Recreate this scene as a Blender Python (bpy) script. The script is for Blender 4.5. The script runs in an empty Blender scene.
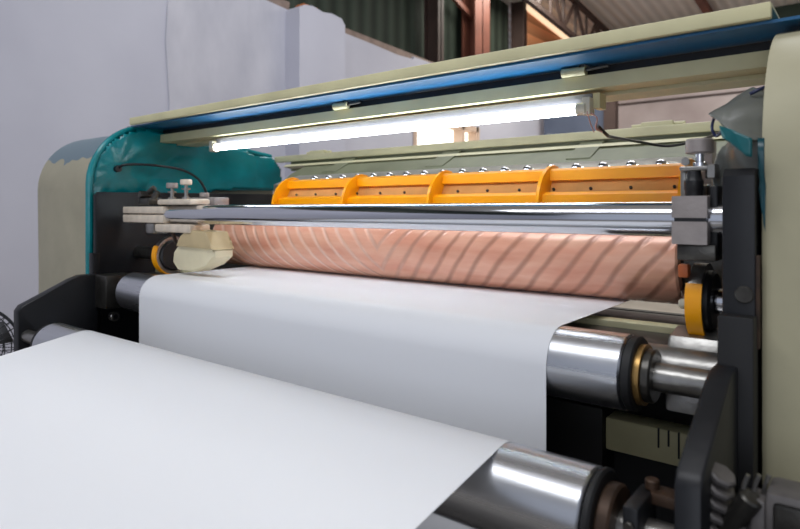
import bpy, bmesh, math, random
from mathutils import Vector, Matrix
random.seed(7)
S = bpy.context.scene
COL = S.collection
PI = math.pi
HC = 1.55           # eye height
YAW = math.radians(38.3)

def at(px, py, Y=None, X=None, f=None):
    """world point seen at a place of the picture on a plane of known Y or X, or at a known distance"""
    s, c = math.sin(YAW), math.cos(YAW)
    k = (px - 400) / 608.0
    if Y is not None: f = Y / (k * s + c)
    elif X is not None: f = X / (k * c - s)
    r = k * f
    return Vector((r * c - f * s, r * s + f * c, HC - (py - 209) / 608.0 * f))

# ------------------------------------------------------------- materials
def lin(c):
    return tuple(((v / 255) / 12.92 if v / 255 <= .04045 else ((v / 255 + .055) / 1.055) ** 2.4) for v in c)

def mat(name, rgb, rough=.5, metal=0., var=0., scale=6., bump=0., bscale=40., rgb2=None, rvar=0., stretch=(1, 1, 1), emit=None, estr=0., alpha=1., spec=.5, coat=0.):
    m = bpy.data.materials.new(name); m.use_nodes = True
    nt = m.node_tree; b = nt.nodes['Principled BSDF']
    b.inputs['Roughness'].default_value = rough
    b.inputs['Metallic'].default_value = metal
    b.inputs['Specular IOR Level'].default_value = spec
    b.inputs['Coat Weight'].default_value = coat
    c = lin(rgb) + (1,)
    b.inputs['Base Color'].default_value = c
    if emit:
        b.inputs['Emission Color'].default_value = lin(emit) + (1,)
        b.inputs['Emission Strength'].default_value = estr
    tc = nt.nodes.new('ShaderNodeTexCoord')
    mp = nt.nodes.new('ShaderNodeMapping'); mp.inputs['Scale'].default_value = stretch
    nt.links.new(tc.outputs['Object'], mp.inputs['Vector'])
    if var or rgb2 or rvar:
        n = nt.nodes.new('ShaderNodeTexNoise'); n.inputs['Scale'].default_value = scale; n.inputs['Detail'].default_value = 6
        nt.links.new(mp.outputs['Vector'], n.inputs['Vector'])
        cr = nt.nodes.new('ShaderNodeValToRGB')
        cr.color_ramp.elements[0].position = .3; cr.color_ramp.elements[1].position = .7
        if rgb2: a, d = c, lin(rgb2) + (1,)
        else:
            a = tuple(v * (1 - var) for v in c[:3]) + (1,); d = tuple(min(1, v * (1 + var)) for v in c[:3]) + (1,)
        cr.color_ramp.elements[0].color = a; cr.color_ramp.elements[1].color = d
        nt.links.new(n.outputs['Fac'], cr.inputs['Fac'])
        nt.links.new(cr.outputs['Color'], b.inputs['Base Color'])
        if rvar:
            mr = nt.nodes.new('ShaderNodeMapRange'); mr.inputs['From Min'].default_value = .3; mr.inputs['From Max'].default_value = .7
            mr.inputs['To Min'].default_value = max(0, rough - rvar); mr.inputs['To Max'].default_value = rough + rvar
            nt.links.new(n.outputs['Fac'], mr.inputs['Value']); nt.links.new(mr.outputs['Result'], b.inputs['Roughness'])
    if bump:
        n2 = nt.nodes.new('ShaderNodeTexNoise'); n2.inputs['Scale'].default_value = bscale; n2.inputs['Detail'].default_value = 4
        nt.links.new(mp.outputs['Vector'], n2.inputs['Vector'])
        bp = nt.nodes.new('ShaderNodeBump'); bp.inputs['Strength'].default_value = bump; bp.inputs['Distance'].default_value = .01
        nt.links.new(n2.outputs['Fac'], bp.inputs['Height']); nt.links.new(bp.outputs['Normal'], b.inputs['Normal'])
    return m

M = {}
M['paper'] = mat('white_paper', (232, 233, 235), .55, spec=.25)
M['cream'] = mat('cream_paint', (208, 201, 158), .5, var=.12, scale=5, bump=.08, bscale=30)
M['cream_green'] = mat('pale_green_paint', (202, 198, 162), .45, var=.1, scale=6, bump=.05)
M['green_dull'] = mat('dull_green_paint', (112, 116, 90), .5, var=.15, scale=8)
M['blue'] = mat('blue_paint', (12, 92, 138), .42, var=.14, scale=4, stretch=(.6, 2, 2), bump=.06)
M['teal'] = mat('teal_plastic', (0, 128, 134), .24, var=.22, scale=3.5, bump=.35, bscale=7, stretch=(1, 1.5, 2.2))
M['orange'] = mat('orange_paint', (255, 168, 0), .35, var=.06, scale=8)
M['orange_dull'] = mat('dull_orange_paint', (206, 146, 78), .5, var=.15, scale=9)  # browner, duller orange for the recessed face
M['black'] = mat('black_steel', (23, 24, 27), .42, var=.35, scale=5, bump=.05, spec=.4)
M['blackdeep'] = mat('matt_black', (16, 16, 17), .6)
M['rubber'] = mat('black_rubber', (24, 24, 26), .45)
M['chrome'] = mat('polished_chrome', (214, 216, 222), .13, 1., rvar=.05, scale=3, stretch=(.5, 8, 8), var=.04)
M['roller'] = mat('brushed_steel', (206, 208, 212), .3, 1., rvar=.05, scale=6, stretch=(.4, 6, 6), var=.05, bump=.02, bscale=20)
M['steel'] = mat('worn_steel', (150, 148, 144), .33, .9, var=.2, scale=18, bump=.1, bscale=60)
M['darksteel'] = mat('oily_steel', (78, 76, 72), .35, .8, var=.35, scale=14, bump=.15, bscale=50)
M['grimy'] = mat('grimy_deck', (66, 64, 58), .4, .3, rgb2=(36, 33, 29), scale=12)
M['cast'] = mat('cast_grey_metal', (158, 150, 146), .5, .35, var=.1, scale=25, bump=.1, bscale=90)
M['castdark'] = mat('dull_grey_metal', (108, 104, 102), .5, .35, var=.2, scale=25, bump=.1, bscale=90)
M['castcream'] = mat('cast_cream_metal', (226, 212, 192), .42, .25, var=.12, scale=25, bump=.05, bscale=90)
M['silver'] = mat('galvanised_plate', (168, 166, 160), .38, .6, var=.18, scale=16, stretch=(.5, 1, 1))
M['rust'] = mat('rusty_brown', (84, 62, 46), .5, .4, rgb2=(40, 32, 27), scale=22)
M['brass'] = mat('brass', (176, 140, 84), .35, .8, var=.2, scale=30)
M['guard'] = mat('cream_wrapped_guard', (228, 218, 184), .5, var=.08, scale=9, bump=.1, bscale=20)
M['guard2'] = mat('tan_wrapped_guard', (200, 180, 138), .5, var=.1, scale=9)
M['tealflap'] = mat('teal_flap_plastic', (6, 92, 96), .3, var=.2, scale=8)
M['greyplastic'] = mat('grey_plastic_sheet', (112, 114, 108), .35, var=.22, scale=6, bump=.3, bscale=9)
M['tealdark'] = mat('dark_teal_plastic', (4, 62, 70), .3, var=.3, scale=8, bump=.2, bscale=14)
M['fixture'] = mat('grey_enamel', (112, 112, 116), .4)
M['tube'] = mat('lit_tube', (255, 255, 255), .3, emit=(238, 246, 255), estr=16)
M['capwhite'] = mat('white_plastic', (216, 208, 186), .4)
M['brownsteel'] = mat('brown_painted_steel', (112, 66, 52), .6, var=.2, scale=3)
M['darkbrown'] = mat('dark_brown_steel', (64, 48, 42), .6, var=.2, scale=3)
M['floor'] = mat('dusty_concrete', (140, 134, 126), .75, var=.2, scale=2)
M['white_wash'] = None
M['brick'] = mat('bare_brick', (176, 106, 62), .8, var=.2, scale=8)
M['wood'] = mat('weathered_timber', (136, 118, 108), .8, var=.2, scale=10)
M['wirepink'] = mat('pink_wire', (196, 150, 140), .5)
M['fan'] = mat('dark_wire', (52, 54, 58), .4, .3)

def wall_mat(name, rgb, patch, mortar=False):
    m = mat(name, rgb, .85, rgb2=patch, scale=.45, bump=.25, bscale=4, spec=.1)
    return m
M['white_wash'] = wall_mat('whitewashed_plaster', (186, 186, 198), (206, 206, 216))
M['greyblock'] = mat('grey_rendered_block', (176, 162, 160), .85, rgb2=(204, 192, 190), scale=1.2, bump=.2, bscale=4, spec=.1)

# a second tone of flaking paint on the cabinet top
def two_tone(name, rgb, rgb_top, zcut, wob=.06, scale=7.):
    m = mat(name, rgb, .5, var=.1, scale=5, bump=.06)
    nt = m.node_tree; b = nt.nodes['Principled BSDF']
    src = b.inputs['Base Color'].links[0].from_socket
    tc = nt.nodes.new('ShaderNodeTexCoord'); sp = nt.nodes.new('ShaderNodeSeparateXYZ')
    nt.links.new(tc.outputs['Object'], sp.inputs[0])
    n = nt.nodes.new('ShaderNodeTexNoise'); n.inputs['Scale'].default_value = scale
    nt.links.new(tc.outputs['Object'], n.inputs['Vector'])
    ma = nt.nodes.new('ShaderNodeMath'); ma.operation = 'MULTIPLY_ADD'; ma.inputs[1].default_value = wob * 2
    nt.links.new(n.outputs['Fac'], ma.inputs[0]); nt.links.new(sp.outputs['Z'], ma.inputs[2])
    gt = nt.nodes.new('ShaderNodeMath'); gt.operation = 'GREATER_THAN'; gt.inputs[1].default_value = zcut
    nt.links.new(ma.outputs[0], gt.inputs[0])
    mx = nt.nodes.new('ShaderNodeMix'); mx.data_type = 'RGBA'
    nt.links.new(gt.outputs[0], mx.inputs['Factor']); nt.links.new(src, mx.inputs['A'])
    mx.inputs['B'].default_value = lin(rgb_top) + (1,)
    nt.links.new(mx.outputs['Result'], b.inputs['Base Color'])
    return m
M['cabinet'] = mat('cabinet_cream', (178, 172, 142), .55, var=.1, scale=4, bump=.1, bscale=20)
M['cabinet_left'] = two_tone('cabinet_cream_flaked', (162, 156, 134), (112, 128, 136), .63)   # cut above the cabinet's own base

def pink_mat():
    """copper-pink roller with a herringbone helix of darker grooves that turns about at mid length"""
    m = mat('copper_pink_rubber', (238, 184, 156), .22, .1, rgb2=(218, 150, 122), scale=7, stretch=(.6, 3, 3), spec=.6, coat=.35)
    nt = m.node_tree; b = nt.nodes['Principled BSDF']; b.inputs['Coat Roughness'].default_value = .25
    src = b.inputs['Base Color'].links[0].from_socket
    L = nt.links.new
    def math_(op, a, bb=None, cc=None):
        n = nt.nodes.new('ShaderNodeMath'); n.operation = op
        for i, v in enumerate((a, bb, cc)):
            if v is None: continue
            if isinstance(v, (int, float)): n.inputs[i].default_value = v
            else: L(v, n.inputs[i])
        return n.outputs[0]
    tc = nt.nodes.new('ShaderNodeTexCoord'); sp = nt.nodes.new('ShaderNodeSeparateXYZ'); L(tc.outputs['Object'], sp.inputs[0])
    th = math_('ARCTAN2', math_('SUBTRACT', sp.outputs['Z'], 0.0), math_('MULTIPLY', sp.outputs['Y'], -1))  # 0 at the front, + upwards
    ax = math_('ABSOLUTE', sp.outputs['X'])
    nz = nt.nodes.new('ShaderNodeTexNoise'); nz.inputs['Scale'].default_value = 3.; L(tc.outputs['Object'], nz.inputs['Vector'])
    axn = math_('MULTIPLY_ADD', nz.outputs['Fac'], .06, ax)
    ph = math_('SUBTRACT', math_('DIVIDE', axn, .078), math_('DIVIDE', th, 2 * PI / 9))
    fr = math_('FRACT', math_('ADD', ph, 100.))
    ds = math_('ABSOLUTE', math_('SUBTRACT', fr, .5))          # 0 on the groove
    mr = nt.nodes.new('ShaderNodeMapRange'); mr.interpolation_type = 'SMOOTHSTEP'
    L(ds, mr.inputs['Value']); mr.inputs['From Min'].default_value = .02; mr.inputs['From Max'].default_value = .24
    mr.inputs['To Min'].default_value = 1; mr.inputs['To Max'].default_value = 0
    g = mr.outputs['Result']
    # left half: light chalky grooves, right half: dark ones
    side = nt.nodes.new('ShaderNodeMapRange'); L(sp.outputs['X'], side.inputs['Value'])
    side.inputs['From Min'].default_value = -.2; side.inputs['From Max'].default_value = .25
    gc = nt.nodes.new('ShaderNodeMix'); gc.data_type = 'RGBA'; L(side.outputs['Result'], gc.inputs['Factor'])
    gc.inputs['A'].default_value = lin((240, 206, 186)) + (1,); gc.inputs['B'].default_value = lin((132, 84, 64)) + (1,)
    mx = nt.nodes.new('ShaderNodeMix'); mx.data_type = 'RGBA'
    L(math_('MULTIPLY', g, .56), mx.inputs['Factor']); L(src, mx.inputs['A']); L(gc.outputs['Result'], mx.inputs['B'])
    L(mx.outputs['Result'], b.inputs['Base Color'])
    bp = nt.nodes.new('ShaderNodeBump'); bp.inputs['Strength'].default_value = .5; bp.inputs['Distance'].default_value = .004
    L(math_('MULTIPLY', g, -1), bp.inputs['Height']); L(bp.outputs['Normal'], b.inputs['Normal'])
    return m
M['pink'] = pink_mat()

def stripe_mat(name, a, c, axis, freq, rough=.7, bump=.6, var=.2):
    """ribbed sheet: ribs across one axis"""
    m = mat(name, a, rough, rgb2=c, scale=.8, spec=.15)
    nt = m.node_tree; b = nt.nodes['Principled BSDF']
    src = b.inputs['Base Color'].links[0].from_socket
    tc = nt.nodes.new('ShaderNodeTexCoord'); w = nt.nodes.new('ShaderNodeTexWave')
    w.bands_direction = axis; w.inputs['Scale'].default_value = freq; w.wave_profile = 'SAW' if 'board' in name else 'SIN'
    nt.links.new(tc.outputs['Object'], w.inputs['Vector'])
    mx = nt.nodes.new('ShaderNodeMix'); mx.data_type = 'RGBA'; mx.blend_type = 'MULTIPLY'; mx.inputs['Factor'].default_value = var
    nt.links.new(src, mx.inputs['A']); nt.links.new(w.outputs['Color'], mx.inputs['B']); nt.links.new(mx.outputs['Result'], b.inputs['Base Color'])
    bp = nt.nodes.new('ShaderNodeBump'); bp.inputs['Strength'].default_value = bump; bp.inputs['Distance'].default_value = .03
    nt.links.new(w.outputs['Fac'], bp.inputs['Height']); nt.links.new(bp.outputs['Normal'], b.inputs['Normal'])
    return m
M['clad'] = stripe_mat('dark_green_cladding', (50, 60, 52), (70, 78, 68), 'Y', 1.1, var=.5)
M['boards'] = stripe_mat('orange_boards', (236, 150, 100), (244, 170, 120), 'Z', 1.3, var=.45)
M['roof'] = stripe_mat('fibre_roof_sheet', (226, 218, 208), (240, 232, 224), 'X', 1.6, var=.2)

# ------------------------------------------------------------- mesh helpers
def B(): return bmesh.new()
def bx(bm, x0, x1, y0, y1, z0, z1, bev=0.):
    r = bmesh.ops.create_cube(bm, size=1.)
    vs = r['verts']
    for v in vs:
        v.co = Vector(((x0 + x1) / 2 + v.co.x * (x1 - x0), (y0 + y1) / 2 + v.co.y * (y1 - y0), (z0 + z1) / 2 + v.co.z * (z1 - z0)))
    if bev:
        es = list({e for v in vs for e in v.link_edges})
        bmesh.ops.bevel(bm, geom=es, offset=bev, segments=2, affect='EDGES', profile=.5)
    return bm
AX = {'x': (Vector((0, 1, 0)), Vector((0, 0, 1)), Vector((1, 0, 0))), 'y': (Vector((0, 0, 1)), Vector((1, 0, 0)), Vector((0, 1, 0))), 'z': (Vector((1, 0, 0)), Vector((0, 1, 0)), Vector((0, 0, 1)))}
def lathe(bm, axis, c, prof, seg=48, cap=True, a0=0, a1=2 * PI):
    """prof: list of (position along axis, radius)"""
    if isinstance(axis, str): u, v, w = AX[axis]
    else:
        w = Vector(axis).normalized(); u = w.orthogonal().normalized(); v = w.cross(u)
    c = Vector(c); full = abs(a1 - a0 - 2 * PI) < 1e-6
    n = seg if full else seg + 1
    rings = []
    for (t, r) in prof:
        rings.append([bm.verts.new(c + w * t + (u * math.cos(a0 + (a1 - a0) * i / seg) + v * math.sin(a0 + (a1 - a0) * i / seg)) * r) for i in range(n)])
    for a, b in zip(rings, rings[1:]):
        for i in range(n if full else n - 1):
            j = (i + 1) % n
            bm.faces.new((a[i], a[j], b[j], b[i]))
    if cap and full:
        bm.faces.new(rings[0][::-1]); bm.faces.new(rings[-1])
    return bm
def rod(bm, axis, c, t0, t1, r, ch=0., seg=48):
    if ch: return lathe(bm, axis, c, [(t0, r - ch), (t0 + ch, r), (t1 - ch, r), (t1, r - ch)], seg)
    return lathe(bm, axis, c, [(t0, r), (t1, r)], seg)
def ring(bm, axis, c, t0, t1, ri, ro, seg=48):
    return lathe(bm, axis, c, [(t0, ri), (t0, ro), (t1, ro), (t1, ri), (t0, ri)], seg, cap=False)
def bar(bm, p, q, r, seg=12):
    p = Vector(p); q = Vector(q); return lathe(bm, (q - p), p, [(0, r), ((q - p).length, r)], seg)
def beam(bm, p, q, w, h, up=(0, 0, 1)):
    p = Vector(p); q = Vector(q); d = (q - p).normalized(); s = d.cross(Vector(up)).normalized(); t = s.cross(d)
    a = [p + s * w / 2 * i + t * h / 2 * j for i, j in ((-1, -1), (1, -1), (1, 1), (-1, 1))]
    b = [v + (q - p) for v in a]
    A = [bm.verts.new(v) for v in a]; Bv = [bm.verts.new(v) for v in b]
    bm.faces.new(A[::-1]); bm.faces.new(Bv)
    for i in range(4): bm.faces.new((A[i], A[(i + 1) % 4], Bv[(i + 1) % 4], Bv[i]))
    return bm
def prism(bm, pts, a0, a1, axis='x', bev=0., seg=2):
    """closed outline pushed along an axis; outline is (y,z) for x, (x,z) for y, (x,y) for z"""
    def P(a, b, t): return Vector((t, a, b)) if axis == 'x' else Vector((a, t, b)) if axis == 'y' else Vector((a, b, t))
    A = [bm.verts.new(P(a, b, a0)) for a, b in pts]; Bv = [bm.verts.new(P(a, b, a1)) for a, b in pts]
    fa = bm.faces.new(A[::-1]); fb = bm.faces.new(Bv)
    for i in range(len(pts)): bm.faces.new((A[i], A[(i + 1) % len(pts)], Bv[(i + 1) % len(pts)], Bv[i]))
    if bev:
        es = list(fa.edges) + list(fb.edges)
        bmesh.ops.bevel(bm, geom=es, offset=bev, segments=seg, affect='EDGES', profile=.5)
    return bm
def spline(pts, n=10):
    pts = [Vector(p) for p in pts]; out = []
    P = [pts[0] * 2 - pts[1]] + pts + [pts[-1] * 2 - pts[-2]]
    for i in range(1, len(P) - 2):
        for k in range(n):
            t = k / n; a, b, c, d = P[i - 1:i + 3]
            out.append(.5 * ((2 * b) + (c - a) * t + (2 * a - 5 * b + 4 * c - d) * t * t + (3 * b - a - 3 * c + d) * t ** 3))
    return out + [pts[-1]]
def tube(bm, pts, r, seg=10, n=10, closed=False):
    pp = spline(pts, n) if n > 1 else [Vector(p) for p in pts]
    rings = []; u = None
    for i, p in enumerate(pp):
        d = (pp[min(i + 1, len(pp) - 1)] - pp[max(i - 1, 0)]).normalized()
        if u is None: u = d.orthogonal().normalized()
        u = (u - d * u.dot(d)).normalized(); v = d.cross(u)
        rings.append([bm.verts.new(p + (u * math.cos(2 * PI * k / seg) + v * math.sin(2 * PI * k / seg)) * r) for k in range(seg)])
    for a, b in zip(rings, rings[1:]):
        for k in range(seg): bm.faces.new((a[k], a[(k + 1) % seg], b[(k + 1) % seg], b[k]))
    bm.faces.new(rings[0][::-1]); bm.faces.new(rings[-1])
    return bm
def arc(cy, cz, r, a0, a1, n=10):
    return [(cy + r * math.cos(math.radians(a0 + (a1 - a0) * i / n)), cz + r * math.sin(math.radians(a0 + (a1 - a0) * i / n))) for i in range(n + 1)]
def sheet(bm, prof, x0, x1, th, nx=1):
    """a thin web: (y,z) path with real thickness th, running from x0 to x1"""
    n = len(prof); nor = []
    for i in range(n):
        a = Vector(prof[max(i - 1, 0)]); b = Vector(prof[min(i + 1, n - 1)]); d = (b - a).normalized(); nor.append(Vector((-d.y, d.x)))
    top = [(Vector(p) + q * th) for p, q in zip(prof, nor)]; loop = [Vector(p) for p in prof] + top[::-1]
    rows = []
    for k in range(nx + 1):
        x = x0 + (x1 - x0) * k / nx
        rows.append([bm.verts.new((x, p[0], p[1])) for p in loop])
    m = len(loop)
    for a, b in zip(rows, rows[1:]):
        for i in range(m): bm.faces.new((a[i], a[(i + 1) % m], b[(i + 1) % m], b[i]))
    for row, flip in ((rows[0], 1), (rows[-1], 0)):
        for i in range(n - 1):
            q = (row[i], row[i + 1], row[m - 2 - i], row[m - 1 - i]); bm.faces.new(q[::-1] if flip else q)
    return bm

# ------------------------------------------------------------- object helpers
def world(o):
    v = Vector((0, 0, 0))
    while o: v = v + o.location; o = o.parent
    return v
def P(name, bm, m, parent=None, smooth=True, ang=35, label=None):
    off = world(parent) if parent else Vector((0, 0, 0))
    bmesh.ops.recalc_face_normals(bm, faces=bm.faces[:])
    for v in bm.verts: v.co -= off
    me = bpy.data.meshes.new(name); bm.to_mesh(me); bm.free()
    me.materials.append(M[m] if isinstance(m, str) else m)
    if smooth:
        for p in me.polygons: p.use_smooth = True
        me.set_sharp_from_angle(angle=math.radians(ang))
    o = bpy.data.objects.new(name, me); COL.objects.link(o)
    if parent: o.parent = parent
    if label: o['label'] = label
    return o
def T(name, label, cat, loc, group=None):
    o = bpy.data.objects.new(name, None); COL.objects.link(o); o.location = loc; o.empty_display_size = .05
    o['label'] = label; o['category'] = cat
    if group: o['group'] = group
    return o
def solo(name, bm, m, label, cat, loc=(0, 0, 0), group=None, **k):
    for v in bm.verts: v.co -= Vector(loc)
    o = P(name, bm, m, **k); o.location = loc; o['label'] = label; o['category'] = cat
    if group: o['group'] = group
    return o
def struct(name, bm, m, loc=(0, 0, 0), smooth=False):
    for v in bm.verts: v.co -= Vector(loc)
    o = P(name, bm, m, smooth=smooth); o.location = loc; o['kind'] = 'structure'; return o
def dup(o, loc, label=None, group=None, parent=None):
    c = o.copy(); COL.objects.link(c); c.location = loc
    if parent: c.parent = parent
    if label: c['label'] = label
    if group: c['group'] = group
    for ch in list(o.children):
        dup(ch, ch.location.copy(), parent=c)
    return c

# ============================================================= SETTING
struct('floor', bx(B(), -12, 12, -9, 20, -.1, 0), 'floor')
# roof falls towards the back
bm = B(); prism(bm, [(-9, 7.68), (16, 5.18), (16, 5.26), (-9, 7.76)], -12, 10); struct('ceiling', bm, 'roof')
# left side wall, whitewashed, broken along the top, with an opening near its far end
WX = -5.5
bm = B()
prof = [(-9, 0), (7.3, 0), (7.3, 3.80), (6.9, 3.79), (6.3, 3.83), (5.85, 3.85), (4.9, 3.9), (4.0, 3.98), (3.0, 4.1), (-9, 4.3)]
prism(bm, prof, WX - .25, WX)
prism(bm, [(7.3, 2.95), (9.15, 2.95), (9.15, 3.75), (8.0, 3.82), (7.3, 3.84)], WX - .25, WX)
prism(bm, [(7.3, 0), (9.15, 0), (9.15, 1.2), (7.3, 1.2)], WX - .25, WX)
prism(bm, [(9.15, 0), (13.6, 0), (13.6, 3.7), (9.15, 3.75)], WX - .25, WX)
# pilaster
prism(bm, [(4.77, 0), (5.53, 0), (5.53, 3.84), (5.47, 3.91), (5.3, 3.93), (5.15, 3.91), (4.98, 3.94), (4.85, 3.92), (4.77, 3.87)], WX, WX + .26)
wl = struct('wall_left', bm, 'white_wash')
M['plaster2'] = mat('newer_whitewash', (204, 203, 211), .85, rgb2=(182, 182, 192), scale=1.6, bump=.25, bscale=6, spec=.1, stretch=(1, 1.6, .8))
bm = B(); prism(bm, [(3.27, 0), (4.77, 0), (4.77, 3.9), (4.0, 3.97), (3.3, 4.05), (3.25, 3.2), (3.29, 2.6), (3.26, 1.8)], WX - .01, WX + .012); P('plaster_layer', bm, 'plaster2', wl, smooth=False)
# steel cladding above the wall, set outside it
bm = B(); bx(bm, WX - .5, WX - .42, -9, 11.05, 3.5, 7.2); P('cladding', bm, 'clad', wl, smooth=False)
bm = B(); prism(bm, [(11.05, 3.7), (13.6, 3.7), (13.6, 5.40), (11.05, 5.64)], WX - .12, WX - .04); P('boarding', bm, 'boards', wl, smooth=False)
bm = B(); beam(bm, (WX - .02, 11.05, 5.60), (WX - .02, 13.58, 5.34), .06, .17); struct('verge_glow', bm, mat('glowing_verge', (255, 226, 190), .5, emit=(255, 222, 184), estr=.9))  # verge strip made to glow in place of daylight; not a window
bm = B(); bx(bm, WX - .05, WX + .1, 4.98, 5.22, 3.925, 4.01, .01); P('brick', bm, 'brick', wl)
bm = B(); beam(bm, (WX - .12, -2, 4.5), (WX - .12, 4.9, 3.97), .12, .12); beam(bm, (WX - .12, 5.5, 3.91), (WX - .12, 9.3, 3.77), .14, .1); P('wall_plate', bm, 'wood', wl, smooth=False)
# lit opening in the side wall: pane of daylight in a light frame
bm = B(); bx(bm, WX - .2, WX - .18, 7.32, 9.13, 1.22, 2.93)
pane = struct('window_1', bm, mat('bright_daylight_pane', (255, 255, 250), .5, emit=(250, 250, 240), estr=1.5))
bm = B()
bx(bm, WX - .16, WX + .02, 7.28, 7.36, 1.2, 2.97); bx(bm, WX - .16, WX + .02, 9.08, 9.18, 1.2, 2.97); bx(bm, WX - .16, WX + .02, 8.62, 8.7, 1.2, 2.97); bx(bm, WX - .16, WX + .02, 7.3, 9.15, 2.88, 2.97)
P('window_frame', bm, mat('pale_window_frame', (206, 180, 160), .6), pane, smooth=False)
# back wall
bm = B(); bx(bm, WX, 12, 13.6, 13.85, 0, 4.6)
wb = struct('wall_back', bm, 'greyblock')
bm = B()
bx(bm, WX, 12, 13.575, 13.6, 3.84, 3.88)
P('mortar_ledge', bm, 'darkbrown', wb, smooth=False)
bm = B(); bx(bm, WX, 12, 13.6, 13.7, 4.6, 5.5); P('cladding', bm, 'clad', wb, smooth=False)
# dark sliding door leaf standing open in front of the back wall
q = at(606, 100, Y=11.5)
t = T('sliding_door', 'blue-grey sliding door leaf standing far behind the machine', 'door', (q.x - .8, 11.5, 0))
bm = B(); bx(bm, WX + .15, q.x, 11.48, 11.54, 0, 3.7); P('door_leaf', bm, mat('blue_grey_sheet', (92, 102, 122), .6, rgb2=(64, 72, 90), scale=.7), t, smooth=False)
bm = B(); bx(bm, q.x - .02, q.x + .2, 11.42, 11.6, 0, 4.4); P('door_post', bm, 'darkbrown', t, smooth=False)
# steel columns on the left wall
def column(y, w, lab, mm):
    t = T('steel_column', lab, 'column', (WX + .03, y, 3.8))
    bm = B(); x = WX - .1
    bx(bm, x - .2, x - .17, y - w / 2, y + w / 2, 3.8, 6.4); bx(bm, x + .05, x + .08, y - w / 2, y + w / 2, 3.8, 6.4); bx(bm, x - .2, x + .08, y - .015, y + .015, 3.8, 6.4)
    P('post', bm, mm, t, smooth=False)
    bm = B(); bx(bm, x - .25, x + .12, y - w / 2 - .06, y + w / 2 + .06, 3.76, 3.8); P('base_plate', bm, mm, t, smooth=False)
column(9.35, .5, 'broad reddish-brown steel column above the white wall', 'brownsteel')
column(8.05, .16, 'thin dark brown steel column left of the broad reddish one', 'darkbrown')
column(11.0, .14, 'dark steel post at the edge of the orange boarding', 'darkbrown')
bm = B(); beam(bm, (WX - .2, 8.1, 5.35), (WX - .2, 9.3, 4.95), .06, .09)
solo('diagonal_brace', bm, 'brownsteel', 'reddish-brown diagonal brace between the two steel columns', 'brace', (WX - .2, 8.1, 5.35), smooth=False)
bm = B(); beam(bm, (WX - .2, 9.5, 4.55), (WX - .2, 10.95, 4.1), .06, .09)
solo('diagonal_brace', bm, 'darkbrown', 'dark diagonal brace right of the broad reddish column', 'brace', (WX - .2, 9.5, 4.55), smooth=False)
# lattice truss running under the roof beside the left wall
def truss(x, lab, y0=4, y1=13.5, drop=.7):
    t = T('roof_truss', lab, 'truss', (x, y0, 7 - .1 * y0 - .45))
    zt = lambda y: 6.78 - .1 * y - .12
    bm = B(); beam(bm, (x, y0, zt(y0)), (x, y1, zt(y1)), .09, .08); P('top_chord', bm, 'darkbrown', t, smooth=False)
    bm = B(); beam(bm, (x, y0, zt(y0) - drop), (x, y1, zt(y1) - drop), .09, .08); P('bottom_chord', bm, 'darkbrown', t, smooth=False)
    n = int((y1 - y0) / .55); bm = B()
    for i in range(n):
        a = y0 + (y1 - y0) * i / n; b = y0 + (y1 - y0) * (i + 1) / n
        if i % 2: beam(bm, (x, a, zt(a)), (x, b, zt(b) - drop), .05, .05)
        else: beam(bm, (x, a, zt(a) - drop), (x, b, zt(b)), .05, .05)
        beam(bm, (x, b, zt(b)), (x, b, zt(b) - drop), .04, .04, up=(0, 1, 0))
    P('lattice', bm, 'darkbrown', t, smooth=False)
truss(-4.6, 'dark lattice roof truss nearest the orange boarding')
bm = B(); beam(bm, (-2.6, 2, 6.4), (-2.6, 13.5, 5.28), .12, .14)
solo('roof_beam', bm, 'brownsteel', 'brown roof beam running under the grey roof sheets', 'beam', (-2.6, 2, 6.4), smooth=False)
bm = B(); bx(bm, -.52, -.4, 13.3, 13.5, 4.6, 5.5)
solo('roof_post', bm, 'brownsteel', 'short brown post under the roof at the top right', 'post', (-.46, 13.4, 4.6), smooth=False)

# ============================================================= MACHINE FRAME
XL, XR = -2.94, -.17          # inner faces of the two side cabinets
CAB = [(2.5, .02), (1.36, .02)] + arc(1.66, 1.65, .30, 180, 90, 12) + [(2.3, 1.93), (2.44, 1.86), (2.5, 1.75)]
def cabinet(x0, x1, name, lab, m):
    t = T(name, lab, 'machine cabinet', ((x0 + x1) / 2, 1.9, 0))
    bm = B(); prism(bm, CAB, x0, x1, bev=.018); P('shell', bm, m, t)
    bm = B(); bx(bm, x0 + .02, x1 - .02, 1.42, 2.45, 0, .03); P('plinth', bm, 'blackdeep', t)
    return t
M['cabinet_left'] = two_tone('cabinet_cream_flaked', (162, 156, 134), (108, 126, 136), 1.86)
cl = cabinet(-3.56, XL - .04, 'side_cabinet', 'rounded cream cabinet with flaking grey top at the far left end', 'cabinet_left')
cr = cabinet(XR - .010, .5, 'side_cabinet', 'tall cream cabinet filling the right edge of the picture', 'cabinet')
bm = B(); rod(bm, 'y', (XR + .12, 1.36, 1.42), -.004, 0, .006, seg=12); P('rivet', bm, 'steel', cr)

# teal plastic inner cover at the left end
t = T('inner_cover', 'glossy teal plastic cover draped over the inside of the left cabinet', 'machine cover', (XL, 1.9, 1.66))
TP = [(1.35, 1.15)] + arc(1.64, 1.67, .29, 180, 95, 9) + [(1.8, 1.94), (2.0, 1.915), (2.2, 1.90), (2.43, 1.865), (2.5, 1.80), (2.52, 1.665), (2.05, 1.655), (1.9, 1.60), (1.9, 1.15)]
bm = B(); prism(bm, TP, XL - .045, XL - .005)
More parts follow.
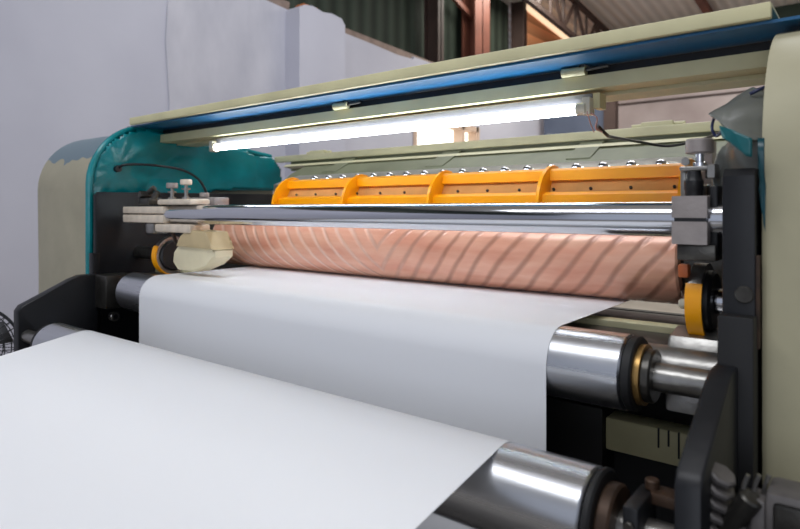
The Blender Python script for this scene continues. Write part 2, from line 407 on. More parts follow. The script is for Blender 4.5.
# draped, creased inner sheet: a grid following the outline with folds
import mathutils.noise as mn
def inpoly(y, z):
    c = False; n = len(TP)
    for i in range(n):
        (a, b), (d, e) = TP[i], TP[i - 1]
        if (b > z) != (e > z) and y < (d - a) * (z - b) / (e - b) + a: c = not c
    return c
P('backing', bm, 'teal', t)
bm = B()
ptsY = [1.35 + i * .013 for i in range(91)]; ptsZ = [1.15 + i * .013 for i in range(63)]
cen = Vector((1.9, 1.62))
grid = {}
for i, y in enumerate(ptsY):
    for j, z in enumerate(ptsZ):
        if inpoly(y, z):
            d = .012 + .010 * mn.noise(Vector((y * 5, z * 3 + y * 3, 1))) +   .05 * abs(mn.noise(Vector((y * 2.2 + z * 1.5, z * 2.2 - y, 4))))
            # long creases radiating from the hole
            ang = math.atan2(z - 1.745, y - 1.465); d += .004 * math.sin(ang * 11) * min(1, math.hypot(y - 1.465, z - 1.745) * 5)
            grid[i, j] = bm.verts.new((XL - .005 + d, y, z))
for (i, j), v in list(grid.items()):
    q = [grid.get(k) for k in ((i, j), (i + 1, j), (i + 1, j + 1), (i, j + 1))]
    if all(q): bm.faces.new(q)
o = P('draped_sheet', bm, 'teal', t, ang=80)
sm = o.modifiers.new('thick', 'SOLIDIFY'); sm.thickness = .004
bm = B(); tube(bm, [(XL + .0, 1.35, 1.2), (XL + .012, 1.346, 1.45)] + [(XL + .012, y - .004, z) for y, z in arc(1.64, 1.67, .29, 180, 95, 6)] + [(XL + .01, 1.8, 1.945), (XL + .01, 2.0, 1.92), (XL + .01, 2.43, 1.87)], .015); P('hem', bm, 'teal', t)
bm = B(); rod(bm, 'x', (XL + .0, 1.465, 1.745), 0, .05, .016, seg=20); P('grommet', bm, 'rubber', t)
# cable from the teal cover to the clamp
bm = B(); tube(bm, [(XL + .04, 1.465, 1.745)] + [at(px, py, X=X) for px, py, X in ((124, 165, -2.87), (140, 164.5, -2.84), (160, 166, -2.80), (182, 170, -2.72), (198, 179, -2.64), (206, 192, -2.54), (208, 203, -2.42))], .006)
solo('sensor_cable', bm, 'rubber', 'thin black cable arching across the teal cover', 'cable', (XL + .04, 1.465, 1.745))

# black frame: side plates, arms, cross members
fr = T('machine_frame', 'black steel side plates and arms carrying the rollers of the sheet cutting machine', 'machine frame', (-1.55, 1.7, 0))
def side_plate(xa, xb, up):
    bm = B()
    prism(bm, [(1.34, 1.3), (1.34, 1.615), (1.355, 1.63), (2.42, 1.64), (2.42, 0), (1.36, 0), (1.36, 1.3)], xa, xb, bev=.004)
    return bm
P('side_plate', side_plate(-2.885, -2.86, 1), 'black', fr)
P('side_plate', side_plate(-.246, -.188, 1), 'black', fr)
def arm(xa, xb):
    bm = B(); prism(bm, [(1.005, .55), (1.005, 1.12), (1.02, 1.142), (1.22, 1.235), (1.26, 1.25), (1.335, 1.25), (1.335, .55)], xa, xb, bev=.005); return bm
P('support_arm', arm(-2.88, -2.825), 'black', fr)
P('support_arm', arm(-.252, -.212), 'black', fr)
bm = B(); bx(bm, -2.895, -2.858, 1.325, 1.36, .02, 1.345, .004); P('lower_plate', bm, 'black', fr)
bm = B(); bx(bm, -.248, -.186, 1.305, 1.36, .02, 1.345, .004); P('lower_plate', bm, 'blackdeep', fr)
bm = B(); bx(bm, -2.86, -.252, 1.70, 1.9, 1.215, 1.238, .003); P('lower_bed', bm, 'darksteel', fr)
for px, X in ((744, None),):
    q = at(744, 295, Y=1.335); bm = B(); rod(bm, 'y', (q.x, 1.34, q.z), -.006, 0, .017, .002, seg=24)
    P('plug', bm, 'darksteel', fr)
bm = B(); bx(bm, XR - .018, XR - .012, 1.345, 1.37, 1.28, 1.46); P('edge_strip', bm, 'rust', fr)
# left plate fittings
bm = B(); bx(bm, -2.825, -2.72, 1.32, 1.45, 1.10, 1.25, .004); P('bearing_block', bm, 'darksteel', fr)
bm = B(); q = at(113, 316, X=-2.82); rod(bm, 'x', (-2.825, q.y, q.z), 0, .03, .022, .003, seg=20); P('bolt', bm, 'steel', fr)
bm = B(); rod(bm, 'x', (-2.796, q.y, q.z), 0, .002, .011, seg=16); P('bolt_socket', bm, 'blackdeep', fr)
for px, py in ((44, 331), (42, 338), (52, 327)):
    q = at(px, py, X=-2.82); bm = B(); rod(bm, 'x', (-2.825, q.y, q.z), 0, .02, .012, .002, seg=12); P('bolt', bm, 'brass', fr)
# deck under the pink roller, dark panel added to block light, cross beams
bm = B(); bx(bm, -2.86, -.246, 1.48, 1.63, 1.17, 1.235, .004); P('deck', bm, 'grimy', fr)
bm = B(); bx(bm, -2.86, -.30, 1.635, 1.69, 1.20, 1.25, .004); P('rail', bm, 'cream', fr, label='cream painted rail under the pink roller')
bm = B(); bx(bm, -2.86, -.246, 1.9, 1.93, .0, 1.24); P('light_block_panel', bm, 'blackdeep', fr)
bm = B(); bx(bm, -.60, -.246, 1.68, 1.76, .882, .972, .006); P('cross_beam', bm, 'cream', fr, label='pale oil-stained cross beam end')
bm = B(); bx(bm, -2.86, -.60, 1.66, 1.76, .8, 1.0, .006); P('cross_beam', bm, 'blackdeep', fr)
bm = B(); bx(bm, -2.86, -.246, 1.2, 1.9, .35, .42); P('bottom_tray', bm, 'blackdeep', fr)
bm = B()
for k in range(7):
    x = -.46 + .025 * k; h = .03 + .05 * random.random(); bx(bm, x, x + .004, 1.676, 1.682, .968 - h, .972)
P('oil_drip', bm, 'blackdeep', fr)
# grimy bearing housing beside the middle roller
bm = B(); prism(bm, [(1.44, 1.1), (1.44, 1.22), (1.47, 1.262), (1.54, 1.275), (1.62, 1.262), (1.63, 1.1)], -.38, -.25, bev=.008)
rod(bm, 'x', (-.4, 1.46, 1.19), -.05, .14, .05, .01)
P('bearing_housing', bm, 'steel', fr)

# ------------------------------------------------------------- rollers
def roller_thing(name, lab, y, z, r, x0, x1, m, shaft_r, sx0, sx1):
    t = T(name, lab, 'roller', ((x0 + x1) / 2, y, z - r))
    bm = B(); rod(bm, 'x', (0, y, z), x0, x1, r, .004, seg=96); P('barrel', bm, m, t)
    bm = B(); rod(bm, 'x', (0, y, z), sx0, x0 + .01, shaft_r, .002); P('shaft', bm, 'steel', t)
    bm = B(); rod(bm, 'x', (0, y, z), x1 - .01, sx1, shaft_r, .002); P('shaft', bm, 'steel', t)
    return t
# front roller
R1y, R1z, R1 = 1.04, 1.014, .085
t = roller_thing('feed_roller', 'polished steel roller nearest the camera carrying the front paper web', R1y, R1z, R1, -2.56, -.388, 'roller', .026, -2.825, -.252)
for xs in ((-.385, -.37, .086, 'blackdeep', 'end_cap'), (-.370, -.345, .066, 'rust', 'seal_ring'), (-2.59, -2.56, .08, 'blackdeep', 'end_cap')):
    bm = B(); rod(bm, 'x', (0, R1y, R1z), xs[0], xs[1], xs[2], .004); P(xs[4], bm, xs[3], t)
bm = B(); bx(bm, -.325, -.300, .985, 1.09, .84, 1.075, .004); P('clamp_block', bm, 'black', t)
bm = B(); rod(bm, 'y', (-.3125, .985, 1.045), -.008, 0, .009, .001, seg=16); P('clamp_bolt', bm, 'darksteel', t)
bm = B(); bx(bm, -.315, -.252, 1.06, 1.1, 1.055, 1.075, .003); rod(bm, 'z', (-.305, 1.08, 1.07), 0, .02, .012, .002, seg=16); P('stop_lug', bm, 'rust', t)
# middle roller
R2y, R2z, R2 = 1.385, 1.185, .084
t = roller_thing('guide_roller', 'polished steel roller in the middle that turns the paper downwards', R2y, R2z, R2, -2.60, -.437, 'roller', .031, -2.70, -.252)
bm = B(); rod(bm, 'x', (0, R2y, R2z), -.437, -.414, .082, .004); P('end_cap', bm, 'blackdeep', t)
bm = B(); ring(bm, 'x', (0, R2y, R2z), -.414, -.402, .05, .066); P('bearing_ring', bm, 'brass', t)
bm = B(); rod(bm, 'x', (0, R2y, R2z), -.404, -.382, .058, .004); P('hub', bm, 'darksteel', t)
# pink roller
R3y, R3z, R3 = 1.90, 1.402, .130
t = T('rubber_roller', 'pink copper-coloured roller with herringbone spiral grooves behind the chrome bar', 'roller', (-1.51, R3y, R3z - R3))
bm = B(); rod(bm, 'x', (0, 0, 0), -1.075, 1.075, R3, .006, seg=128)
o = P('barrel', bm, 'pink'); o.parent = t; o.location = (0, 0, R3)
bm = B(); rod(bm, 'x', (0, R3y, R3z), -2.86, -2.585, .10, .01); P('journal', bm, 'grimy', t)
bm = B(); rod(bm, 'x', (0, R3y, R3z), -.435, -.25, .10, .01); P('journal', bm, 'darksteel', t)
# orange banded bearer rings
def bearer(x, lab):
    y, z = 1.55, 1.338
    t = T('bearer_ring', lab, 'ring', (x, y, z - .092))
    bm = B(); lathe(bm, 'x', (x, y, z), [(-.014, .07), (-.014, .086), (.014, .086), (.014, .07), (-.014, .07)], 64, cap=False); P('rim', bm, 'steel', t)
    bm = B(); lathe(bm, 'x', (x, y, z), [(-.017, .086), (-.017, .092), (.017, .092), (.017, .086), (-.017, .086)], 40, cap=False, a0=math.radians(150), a1=math.radians(285)); P('orange_band', bm, 'orange', t)
    bm = B(); rod(bm, 'x', (x, y, z), -.01, .03, .07, .006); P('disc', bm, 'rubber', t)
    return t
t = bearer(-.326, 'orange banded bearer ring beside the right black plate')
bm = B(); rod(bm, 'x', (-.326, 1.55, 1.338), .03, .075, .03, .002); P('shaft', bm, 'chrome', t)
bm = B(); rod(bm, 'x', (-.326, 1.55, 1.325), -.05, -.01, .012, .004, seg=20); P('nipple', bm, 'capwhite', t)
bm = B(); bx(bm, -.36, -.338, 1.47, 1.5, 1.395, 1.425, .004); P('lug', bm, mat('rusty_orange', (190, 98, 48), .5), t)
t = bearer(-2.565, 'orange banded bearer ring beneath the left bar clamp')
bm = B(); rod(bm, 'x', (-2.565, 1.55, 1.338), -.295, -.01, .03, .002); P('shaft', bm, 'darksteel', t)

# chrome bar and its clamps
BY, BZ, BR = 1.46, 1.527, .0395
bm = B(); lathe(bm, 'x', (0, BY, BZ), [(-2.78, .014), (-2.50, .014), (-2.48, .020), (-2.40, BR), (-.246, BR)], 96)
solo('chrome_bar', bm, 'chrome', 'long polished chrome bar running across the machine above the pink roller', 'bar', (-1.53, BY, BZ - BR))
# right clamp
t = T('bar_clamp', 'grey cast clamp with round knob gripping the right end of the chrome bar', 'clamp', (-.33, 1.46, 1.43))
def jaw(x0, x1, z0, z1, y0, y1, up, m='cast'):
    n = 14; a = []
    cz = BZ
    arcp = [(BY + (BR + .001) * math.cos(PI * i / n), cz + (BR + .001) * math.sin(PI * i / n) * (1 if up else -1)) for i in range(n + 1)]
    if up: pts = [(y0, z0), (y0, z1), (y1, z1), (y1, z0)] + [p for p in arcp if p[1] >= z0 - 1e-6]
    else: pts = [(y1, z1), (y1, z0), (y0, z0), (y0, z1)] + [p for p in arcp[::-1] if p[1] <= z1 + 1e-6]
    bm = B(); prism(bm, pts, x0, x1, bev=.003); return bm
P('upper_jaw', jaw(-.357, -.285, BZ + .004, 1.578, 1.405, 1.52, True), 'cast', t)
P('lower_jaw', jaw(-.357, -.285, 1.474, BZ - .004, 1.405, 1.52, False), 'cast', t)
bm = B(); bx(bm, -.352, -.288, 1.409, 1.418, BZ - .004, BZ + .004); P('jaw_gap_shade', bm, 'rubber', t)  # black filler standing in for the shade between the jaws
bm = B(); bx(bm, -.350, -.272, 1.42, 1.56, 1.438, 1.474, .004); P('foot_block', bm, 'darksteel', t)
bm = B(); bx(bm, -.286, -.270, 1.43, 1.53, 1.45, 1.6, .004); P('cheek', bm, 'black', t)
bm = B(); rod(bm, 'z', (-.335, 1.53, 1.578), 0, .028, .022, .003); rod(bm, 'z', (-.295, 1.55, 1.578), 0, .03, .022, .003); P('boss', bm, 'steel', t)
bm = B(); lathe(bm, 'z', (-.323, 1.455, 1.578), [(0, .018), (.012, .018), (.016, .020), (.034, .020), (.038, .017), (.048, .016), (.056, .014)], 40); P('rubber_sleeve', bm, 'rubber', t)
bm = B(); bx(bm, -.350, -.278, 1.44, 1.50, 1.634, 1.644, .004); rod(bm, 'z', (-.285, 1.45, 1.615), 0, .032, .014, .003, seg=6); P('bracket', bm, 'steel', t)
bm = B(); bx(bm, -.352, -.340, 1.46, 1.49, 1.575, 1.636, .003); P('post', bm, 'steel', t)
bm = B(); lathe(bm, 'z', (-.312, 1.46, 1.644), [(0, .014), (.008, .014), (.010, .009), (.034, .009)], 24); P('screw', bm, 'chrome', t)
bm = B(); lathe(bm, 'z', (-.312, 1.46, 1.672), [(0, .026), (.003, .029), (.028, .029), (.032, .026)], 40); P('knob', bm, 'cast', t)
bm = B(); rod(bm, 'y', (-.338, 1.45, 1.655), -.006, .0, .01, .001, seg=6); P('nut', bm, 'steel', t)

# left clamp
t = T('bar_clamp', 'cream cast clamp with two thumbscrews gripping the left end of the chrome bar', 'clamp', (-2.68, 1.46, 1.46))
bm = B(); bx(bm, -2.765, -2.42, 1.42, 1.50, BZ + .003, BZ + .034, .004); P('upper_jaw', bm, 'castcream', t)
bm = B(); bx(bm, -2.765, -2.42, 1.42, 1.50, BZ - .038, BZ - .003, .004); P('lower_jaw', bm, 'castcream', t)
bm = B(); bx(bm, -2.47, -2.22, 1.42, 1.52, 1.568, 1.592, .008); P('top_plate', bm, 'castcream', t)
bm = B(); bx(bm, -2.49, -2.22, 1.42, 1.52, 1.450, 1.486, .008); P('bottom_plate', bm, 'castcream', t)
bm = B(); bx(bm, -2.57, -2.50, 1.42, 1.50, 1.44, 1.488, .01); P('shoe', bm, 'steel', t)
for px, m, g in ((170, 'cast', .0), (184, 'castcream', .012)):
    q = at(px, 200, Y=1.45)
    bm = B(); lathe(bm, 'z', (q.x, 1.46, 1.592), [(0, .017), (.008, .017), (.01, .008), (.028 + g, .008), (.028 + g, .018), (.034 + g, .018), (.035 + g, .007), (.05 + g, .007)], 24); P('thumbscrew', bm, 'steel', t)
    bm = B(); lathe(bm, 'z', (q.x, 1.46, 1.64 + g), [(0, .020), (.003, .024), (.02, .024), (.023, .021)], 24); P('knob', bm, m, t)
q = at(150, 199, Y=1.45)
bm = B(); bx(bm, q.x - .05, q.x + .04, 1.42, 1.49, 1.57, 1.60, .006); bar(bm, (q.x - .05, 1.44, 1.6), (q.x + .02, 1.46, 1.645), .012); bar(bm, (q.x + .03, 1.45, 1.6), (q.x + .05, 1.46, 1.625), .014); rod(bm, 'y', (q.x - .02, 1.42, 1.615), -.01, .05, .016, .002, seg=6); P('latch', bm, 'darksteel', t)
bm = B(); bx(bm, -2.38, -2.20, 1.525, 1.60, 1.566, 1.60, .006); rod(bm, 'z', (-2.28, 1.53, 1.6), 0, .02, .02, .003); P('cable_box', bm, 'cast', t)

# cream wrapped guard at the left end of the pink roller
g0 = [at(px, py, Y=1.44) for px, py in ((187, 231), (205, 232), (209, 243), (215, 251), (215, 258), (205, 266), (194, 272), (177, 270), (172, 262), (173, 252))]
t = T('wrapped_guard', 'cream and tan wrapped guard at the left end of the pink roller', 'guard', (-2.24, 1.48, 1.29))
zs = 1.337
low = [(p.x, p.z) for p in g0]
bm = B(); prism(bm, low, 1.44, 1.53, axis='y', bev=.012); P('guard_body', bm, 'guard', t)
up = [at(px, py, Y=1.43) for px, py in ((187, 230), (206, 232), (210, 243), (213, 250), (176, 246), (180, 236))]
bm = B(); prism(bm, [(p.x, p.z) for p in up], 1.428, 1.534, axis='y', bev=.006); P('tan_wrap', bm, 'guard2', t)
q = at(176, 240, Y=1.46); bm = B(); bar(bm, (q.x - .03, 1.46, 1.452), (q.x + .01, 1.47, 1.37), .008); P('stay', bm, 'rust', t)

# ------------------------------------------------------------- paper webs
WP0, WP1 = -2.395, -.60
r1 = R1 + .0012
front = [(-.45, R1z + r1 - .225)] + [(.2, R1z + r1 - .132), (.7, R1z + r1 - .055)] + arc(R1y, R1z, r1, 98.6, 0, 14) + [(R1y + r1, .86)]
front = front[::-1]
bm = B(); sheet(bm, front, WP0 + .08, WP1 + .034, .0008, nx=6)
solo('paper_web', bm, 'paper', 'front white paper web stretching over the nearest roller towards the camera', 'paper', (-1.45, R1y, R1z + R1))
r2 = R2 + .0012
mid = [(R2y - r2, .5), (R2y - r2, .8), (R2y - r2, 1.1)] + arc(R2y, R2z, r2, 180, 90, 16) + [(1.6, R2z + r2), (1.9, R3z - R3 - .001)]
bm = B(); sheet(bm, mid, WP0, WP1, .0008, nx=6)
solo('paper_web', bm, 'paper', 'second white paper web passing under the pink roller and hanging down in front', 'paper', (-1.45, 1.5, R2z + R2))

# ------------------------------------------------------------- orange knife guard
t = T('knife_guard', 'bright orange ribbed guard beam behind the chrome bar', 'machine guard', (-1.37, 2.03, 1.5))
gx0, gx1 = -2.25, -.455
# curved back sheet and three long rails
bm = B(); prism(bm, [(1.935, 1.56), (1.985, 1.645), (1.993, 1.64), (1.945, 1.555)], gx0, gx1); P('recessed_face', bm, 'orange_dull', t, label='dull brownish recessed face')
bm = B(); prism(bm, [(1.968, 1.648), (1.97, 1.682), (1.985, 1.69), (2.06, 1.685), (2.06, 1.672), (1.99, 1.67), (1.985, 1.645)], gx0, gx1, bev=.001); P('top_flange', bm, 'orange', t)
bm = B(); prism(bm, [(1.905, 1.565), (1.905, 1.597), (1.93, 1.607), (1.95, 1.60), (1.945, 1.56)], gx0, gx1, bev=.001); P('lower_flange', bm, 'orange', t)
bm = B(); prism(bm, [(1.93, 1.545), (1.93, 1.566), (1.95, 1.566), (2.06, 1.58), (2.06, 1.545)], gx0, gx1); P('base_flange', bm, 'orange', t)
for i, x in enumerate((-2.25, -1.80, -1.35, -.90, -.455)):
    prof = [(2.04, 1.545), (1.875, 1.545)] + [(y, z) for y, z in arc(2.02, 1.56, .145, 175, 95, 10)] + [(2.04, 1.70)]
    bm = B(); prism(bm, prof, x - .006, x + .006, bev=.002); P('end_plate' if i in (0, 4) else 'rib', bm, 'orange', t)
bm = B()
for k in range(14):
    x = gx0 + .07 + k * .13; bm = B(); rod(bm, (0, -.86, .5), (x, 1.965, 1.618), -.004, .003, .005, seg=8); P('screw', bm, 'blackdeep', t)
# bolted bed plate behind
t = T('knife_bed', 'silver bed plate with a row of dome bolts behind the orange guard', 'machine bed', (-1.5, 2.14, 1.6))
bm = B(); prism(bm, [(2.06, 1.60), (2.06, 1.675), (2.075, 1.682), (2.2, 1.72), (2.24, 1.73), (2.24, 1.60)], -2.46, -.25, bev=.002); P('plate', bm, 'silver', t)
for k in range(18):
    x = -.568 - .0964 * k
    bm = B(); nrm = Vector((0, -.29, .957))
    c = Vector((x, 2.11, 1.693)); lathe(bm, nrm, c, [(-.002, .026), (.003, .026), (.003, .018), (.012, .017), (.019, .011), (.022, .002)], 16); P('dome_bolt', bm, 'chrome', t)
bm = B(); bx(bm, -.45, -.40, 2.04, 2.1, 1.6, 1.76, .003); P('end_lug', bm, 'cast', t)
# pale green rear cover: sloping sheet and flat rail
t = T('rear_cover', 'pale green rear cover with long flat rail behind the bolt row', 'machine cover', (-1.6, 2.5, 1.7))
bm = B(); prism(bm, [(2.24, 1.70), (2.30, 1.745), (2.46, 1.82), (2.47, 1.81), (2.31, 1.73), (2.25, 1.69)], -2.60, -.2); P('sloping_sheet', bm, 'green_dull', t)
bm = B(); bx(bm, -2.93, -.30, 2.46, 2.50, 1.835, 1.872, .003); bx(bm, -2.93, -.30, 2.50, 2.66, 1.864, 1.872); P('rail', bm, 'cream_green', t)
bm = B(); bx(bm, -2.8, -.2, 2.48, 2.5, 1.78, 1.84); P('web_plate', bm, 'green_dull', t)
bm = B(); prism(bm, [(2.40, 1.80), (2.42, 1.812), (2.46, 1.818), (2.46, 1.79)], -2.78, -.25, bev=.002); P('lower_lip', bm, 'cream_green', t)
for x in (-2.3, -1.62, -.93):
    bm = B(); prism(bm, [(2.30, 1.75), (2.46, 1.83), (2.46, 1.82), (2.30, 1.735)], x - .05, x + .05, bev=.003); P('gusset', bm, 'green_dull', t, smooth=False)
for px in (205, 655):
    q = at(px, 120, Y=2.48); 
    if px == 205: q.x = -2.6
    bm = B(); bx(bm, q.x - .06, q.x + .06, 2.5, 2.53, 1.873, 1.895, .003); bar(bm, (q.x - .1, 2.52, 1.884), (q.x + .1, 2.52, 1.884), .007); P('hinge', bm, 'cream_green', t)

# ------------------------------------------------------------- top beam, lid
t = T('top_beam', 'cream cross beam joining the cabinets under the blue lid', 'beam', (-1.6, 1.8, 1.88))
bm = B(); prism(bm, [(1.69, 1.892), (1.69, 1.931), (1.80, 1.94), (1.80, 1.894)], -2.92, -.19, bev=.003); P('face', bm, 'cream', t)
bm = B(); prism(bm, [(1.78, 1.883), (1.78, 1.893), (1.90, 1.895), (1.90, 1.885)], -2.9, -.19, bev=.002); P('lip', bm, 'cream_green', t)
bm = B(); bx(bm, -2.9, -.19, 1.80, 1.90, 1.889, 1.93); P('core', bm, 'blackdeep', t)
bm = B(); bx(bm, -2.92, -.19, 1.71, 1.73, 1.934, 1.9565); P('lid_gap_shade', bm, 'rubber', t)  # black strip standing in for the shade in the gap under the lid
lid = T('hinged_lid', 'long hinged lid with cream front edge and blue underside on top of the machine', 'lid', (-1.55, 1.7, 1.94))
bm = B(); bx(bm, -2.905, -.185, 1.525, 1.545, 1.964, 1.999, .003); bx(bm, -2.905, -.185, 1.545, 1.98, 1.992, 1.999); P('cream_edge', bm, 'cream', lid)
bm = B(); prism(bm, [(1.548, 1.957), (1.548, 1.964), (1.75, 1.967), (1.98, 1.982), (1.98, 1.975), (1.75, 1.960)], -2.94, .45, bev=.001); P('underside', bm, 'blue', lid, label='blue painted underside')
bm = B(); bx(bm, -2.955, -2.935, 1.54, 1.7, 1.955, 1.961); P('end_lip', bm, 'rubber', lid)
for px in (341, 574):
    q = at(px, 100, Y=1.68)
    bm = B(); bar(bm, (q.x - .035, 1.68, 1.943), (q.x + .035, 1.68, 1.943), .013, 20); P('hinge', bm, 'cream', lid)
    bm = B(); bar(bm, (q.x + .035, 1.68, 1.945), (q.x + .10, 1.68, 1.948), .005, 10); tube(bm, [(q.x + .03, 1.68, 1.947), (q.x + .02, 1.67, 1.955), (q.x + .035, 1.665, 1.957), (q.x + .05, 1.675, 1.948)], .002, seg=6, n=4); P('hinge_pin', bm, 'darksteel', lid)

# ------------------------------------------------------------- fluorescent light
t = T('tube_light', 'lit white fluorescent tube hanging below the cream top beam', 'light fitting', (-1.55, 1.72, 1.83))
lx0, lx1 = -2.47, -.66
bm = B(); bx(bm, lx0, lx1 + .01, 1.715, 1.765, 1.848, 1.884, .004); P('housing', bm, 'fixture', t)
bm = B(); rod(bm, 'x', (0, 1.70, 1.838), lx0 + .03, lx1 - .03, .0155, .002, seg=24); P('tube', bm, 'tube', t)
for x in (lx0, lx1):
    s = 1 if x == lx0 else -1
    bm = B(); rod(bm, 'x', (x, 1.70, 1.838), 0 if s > 0 else -.03, .03 if s > 0 else 0, .018, .002, seg=24); bx(bm, x - .012, x + .012, 1.69, 1.73, 1.82, 1.87, .003); P('lamp_holder', bm, 'capwhite', t)
bm = B(); bx(bm, lx1 + .01, lx1 + .03, 1.72, 1.77, 1.84, 1.884); P('end_cap', bm, 'cream', t)
bm = B(); tube(bm, [(lx1 + .005, 1.69, 1.828), at(590, 122, Y=1.70), at(594, 132, Y=1.72)], .002, seg=6, n=6); tube(bm, [(lx1 + .01, 1.70, 1.825), at(597, 118, Y=1.70), at(596, 128, Y=1.72), at(602, 132, Y=1.76)], .0025, seg=6, n=6); P('wire', bm, 'wirepink', t)
bm = B(); tube(bm, [at(598, 126, Y=1.74), at(607, 135, Y=1.8), at(612, 137, Y=1.9), at(640, 142, Y=2.2), at(668, 146, Y=2.3), at(700, 140, Y=2.2), at(722, 132, Y=1.9)], .005, seg=8)
solo('lamp_cable', bm, 'rubber', 'dark cable running from the end of the tube light to the right', 'cable', tuple(at(598, 126, Y=1.74)))

# ------------------------------------------------------------- right end: plastic sheets
def drape(name, pix, m, lab, cat, Y, fold=.02, seed=0, th=.003, axis=None):
    """a stiff folded sheet: outline points each with a distance of their own"""
    pts = [at(a, b, Y=c) for a, b, c in pix]
    bm = B(); vs = [bm.verts.new(p) for p in pts]; f = bm.faces.new(vs)
    bmesh.ops.triangulate(bm, faces=[f])
    bmesh.ops.subdivide_edges(bm, edges=bm.edges[:], cuts=5, use_grid_fill=True)
    for v in bm.verts: v.co.y += fold * mn.noise(v.co * 14 + Vector((seed, 0, 0))); v.co.z += fold * .3 * mn.noise(v.co * 20)
    o = solo(name, bm, m, lab, cat, tuple(pts[0]), ang=180)
    s = o.modifiers.new('thick', 'SOLIDIFY'); s.thickness = th; return o
drape('plastic_sheet', [(710, 114, 1.42), (732, 99, 1.45), (752, 88, 1.5), (770, 92, 1.5), (772, 112, 1.42), (770, 138, 1.38), (745, 139, 1.34), (722, 125, 1.36)], 'greyplastic', 'stiff grey plastic sheet folded over the right black plate', 'plastic sheet', 1.4, seed=3)
drape('plastic_wrap', [(722, 146, 1.5), (738, 138, 1.42), (766, 138, 1.40), (766, 172, 1.38), (750, 178, 1.38), (735, 182, 1.42), (712, 195, 1.52), (716, 165, 1.54)], 'greyplastic', 'crumpled grey wrap hanging below the teal flap at the right', 'plastic wrap', 1.4, fold=.05, seed=9)
drape('teal_flap', [(719, 126, 1.35), (733, 130, 1.33), (752, 138, 1.33), (752, 157, 1.33), (746, 156, 1.33), (728, 141, 1.335), (722, 137, 1.34)], 'tealflap', 'teal plastic flap beneath the stiff grey sheet', 'plastic flap', 1.33, fold=.008, seed=5, th=.006)
drape('teal_strip', [(758, 138, 1.33), (765, 138, 1.33), (765, 232, 1.33), (763, 225, 1.33), (760, 190, 1.33)], 'tealdark', 'narrow dark teal strip peeling beside the right cream cabinet', 'plastic strip', 1.33, fold=.01, seed=6)
bm = B(); tube(bm, [at(714, 118, Y=1.42), at(712, 128, Y=1.40), at(716, 136, Y=1.40), at(722, 132, Y=1.38)], .003, seg=8)
M['bluewire'] = mat('dark_blue_wire', (30, 40, 80), .4)
solo('blue_wire_loop', bm, 'bluewire', 'dark blue wire looping out below the tip of the grey plastic sheet', 'wire', tuple(at(714, 118, Y=1.42)))
bm = B(); tube(bm, [at(750, 94, Y=1.46), at(758, 90, Y=1.46), at(768, 86, Y=1.48)], .004, seg=8)
solo('blue_wire', bm, 'bluewire', 'short dark blue wire above the grey plastic sheet by the cream cabinet', 'wire', tuple(at(750, 94, Y=1.46)))

# ------------------------------------------------------------- lower right fittings (near, out of focus)
q = at(722, 500, f=.98)
t = T('pneumatic_valve', 'ribbed grey valve body beside the right support arm', 'valve', (q.x, q.y, q.z - .06))
bm = B()
rot = []
for k in range(5): rod(bm, (.45, -.2, .85), (q.x - .012 + .002 * k, q.y, q.z - .045 + .02 * k), 0, .012, .027 - .001 * k, .003, seg=8)
P('valve_body', bm, 'castdark', t)
bm = B(); rod(bm, (.45, -.2, .85), (q.x, q.y, q.z - .06), 0, .1, .018, .003, seg=16); P('valve_core', bm, 'darksteel', t)
bm = B(); bx(bm, q.x - .06, q.x - .02, q.y - .02, q.y + .03, q.z - .06, q.z - .02, .006); P('inlet', bm, 'darksteel', t)
for i, (px, lab) in enumerate(((741, 'grey hose fitting nearest the ribbed valve body'), (752, 'middle grey hose fitting at the bottom right'), (762, 'grey hose fitting beside the cream cabinet'))):
    c = at(px, 518, f=.95)
    t = T('hose_fitting', lab, 'fitting', (c.x, c.y, c.z - .05))
    bm = B(); lathe(bm, 'z', c, [(-.05, .008), (.0, .008), (.002, .011), (.012, .011), (.014, .008), (.03, .006)], 16); P('socket', bm, 'castdark', t)
    bm = B(); tube(bm, [c + Vector((0, 0, .02)), c + Vector((.004, 0, .05)), c + Vector((.01, 0, .07))], .0035, seg=8); P('stem', bm, 'steel', t)
c = at(790, 503, f=.92)
t = T('junction_box', 'grey junction box in the bottom right corner of the picture', 'junction box', (c.x, c.y, c.z - .08))
bm = B(); bx(bm, c.x - .03, c.x + .06, c.y - .03, c.y + .05, c.z - .08, c.z + .02, .01); P('box', bm, 'castdark', t)
bm = B(); bx(bm, c.x - .018, c.x + .05, c.y - .036, c.y - .028, c.z - .07, c.z + .008, .006); P('lid', bm, 'darksteel', t)
bm = B(); bx(bm, c.x - .05, c.x - .03, c.y - .02, c.y + .03, c.z - .08, c.z + .0, .004); P('flange', bm, 'castdark', t)
# shelf under the fittings
bm = B(); bx(bm, -.205, .25, .86, 1.30, 1.0, 1.03, .004)
for x in (-.18, .22): bx(bm, x - .015, x + .015, 1.2, 1.23, 0, 1.0)
solo('fittings_shelf', bm, 'black', 'black shelf under the grey fittings at bottom right', 'shelf', (0, 1.1, 0))

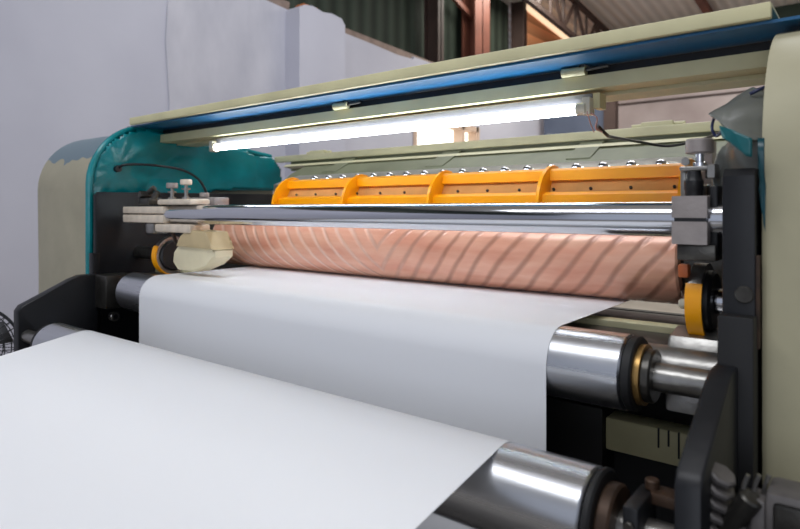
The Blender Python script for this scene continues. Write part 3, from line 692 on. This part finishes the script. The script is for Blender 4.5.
# ------------------------------------------------------------- cage fan at far left
c = at(-27, 350, f=2.9); d = Vector((.78, -.62, .05)).normalized()
t = T('cage_fan', 'dark wire cage fan at the left edge behind the paper', 'fan', (c.x, c.y, 0))
bm = B(); u = d.orthogonal().normalized(); v = d.cross(u)
def circ(cc, r, th, n=48):
    pp = [cc + (u * math.cos(2 * PI * i / n) + v * math.sin(2 * PI * i / n)) * r for i in range(n + 1)]
    tube(bm, pp, th, seg=6, n=1)
circ(c, .205, .006)
for s in (1, -1):
    for k, r in enumerate((.19, .15, .11, .06)): circ(c + d * s * .06 * math.sqrt(max(0, 1 - (r / .21) ** 2)), r, .003)
    for k in range(36):
        a = 2 * PI * k / 36; w = u * math.cos(a) + v * math.sin(a)
        tube(bm, [c + w * .205, c + w * .15 + d * s * .045, c + w * .08 + d * s * .06, c + w * .03 + d * s * .062], .002, seg=5, n=2)
P('cage', bm, 'fan', t)
bm = B(); rod(bm, d, c, -.1, .02, .05, .01); P('motor', bm, 'blackdeep', t)
bm = B()
for k in range(3):
    a = 2 * PI * k / 3
    pts = []
    for (r, da, off) in ((.04, -.35, -.012), (.17, -.5, -.02), (.18, .1, .0), (.16, .5, .02), (.04, .35, .012)):
        w = u * math.cos(a + da) + v * math.sin(a + da); pts.append(c + w * r + d * off)
    vs = [bm.verts.new(p) for p in pts]; bm.faces.new(vs)
o = P('blade', bm, 'fixture', t); o.modifiers.new('thick', 'SOLIDIFY').thickness = .003
bm = B(); rod(bm, 'z', (c.x - d.x * .06, c.y - d.y * .06, 0), .03, c.z - .03, .015, seg=16); P('pole', bm, 'blackdeep', t)
bm = B(); lathe(bm, 'z', (c.x - d.x * .06, c.y - d.y * .06, 0), [(0, .2), (.02, .19), (.035, .03)], 32); P('foot', bm, 'blackdeep', t)

# ============================================================= LIGHT
w = bpy.data.worlds.new('overcast'); S.world = w; w.use_nodes = True
bg = w.node_tree.nodes['Background']; bg.inputs['Color'].default_value = lin((214, 222, 240)) + (1,); bg.inputs['Strength'].default_value = .54
def area(name, loc, target, sx, sy, power, rgb=(255, 255, 255)):
    l = bpy.data.lights.new(name, 'AREA'); l.shape = 'RECTANGLE'; l.size = sx; l.size_y = sy; l.energy = power; l.color = lin(rgb)
    o = bpy.data.objects.new(name, l); COL.objects.link(o); o.location = loc
    o.rotation_euler = (Vector(target) - Vector(loc)).to_track_quat('-Z', 'Y').to_euler(); return o
# added fill lamps under the roof; no translucent strips are built
area('roof_fill', (-1.4, -1.9, 6.5), (-1.5, .4, 1), 6, 1.5, 185, (246, 249, 255))
area('roof_fill', (-1.6, 4.3, 6.0), (-1.6, 4.0, 0), 6, 1.2, 150, (246, 249, 255))
area('roof_fill', (-2.5, 9.5, 5.5), (-2.5, 9.5, 0), 6, 1.5, 300, (255, 250, 240))
# unseen fill lamp added behind the viewer
area('front_fill', (1.5, -6.5, 2.4), (-1.5, 1.5, 1.2), 4, 3, 60, (240, 245, 255))

# ============================================================= CAMERA
cam = bpy.data.cameras.new('camera'); co = bpy.data.objects.new('camera', cam); COL.objects.link(co)
co.location = (0, 0, HC); co.rotation_euler = (PI / 2, 0, YAW)
cam.sensor_width = 36; cam.lens = 608 / 800 * 36; cam.shift_y = -55.5 / 800
cam.clip_start = .02; cam.clip_end = 100
cam.dof.use_dof = True; cam.dof.focus_distance = 1.9; cam.dof.aperture_fstop = 3.2
S.camera = co
S.view_settings.view_transform = 'Standard'; S.view_settings.look = 'None'; S.view_settings.gamma = 1; S.view_settings.exposure = .1
S.view_settings.use_curve_mapping = False
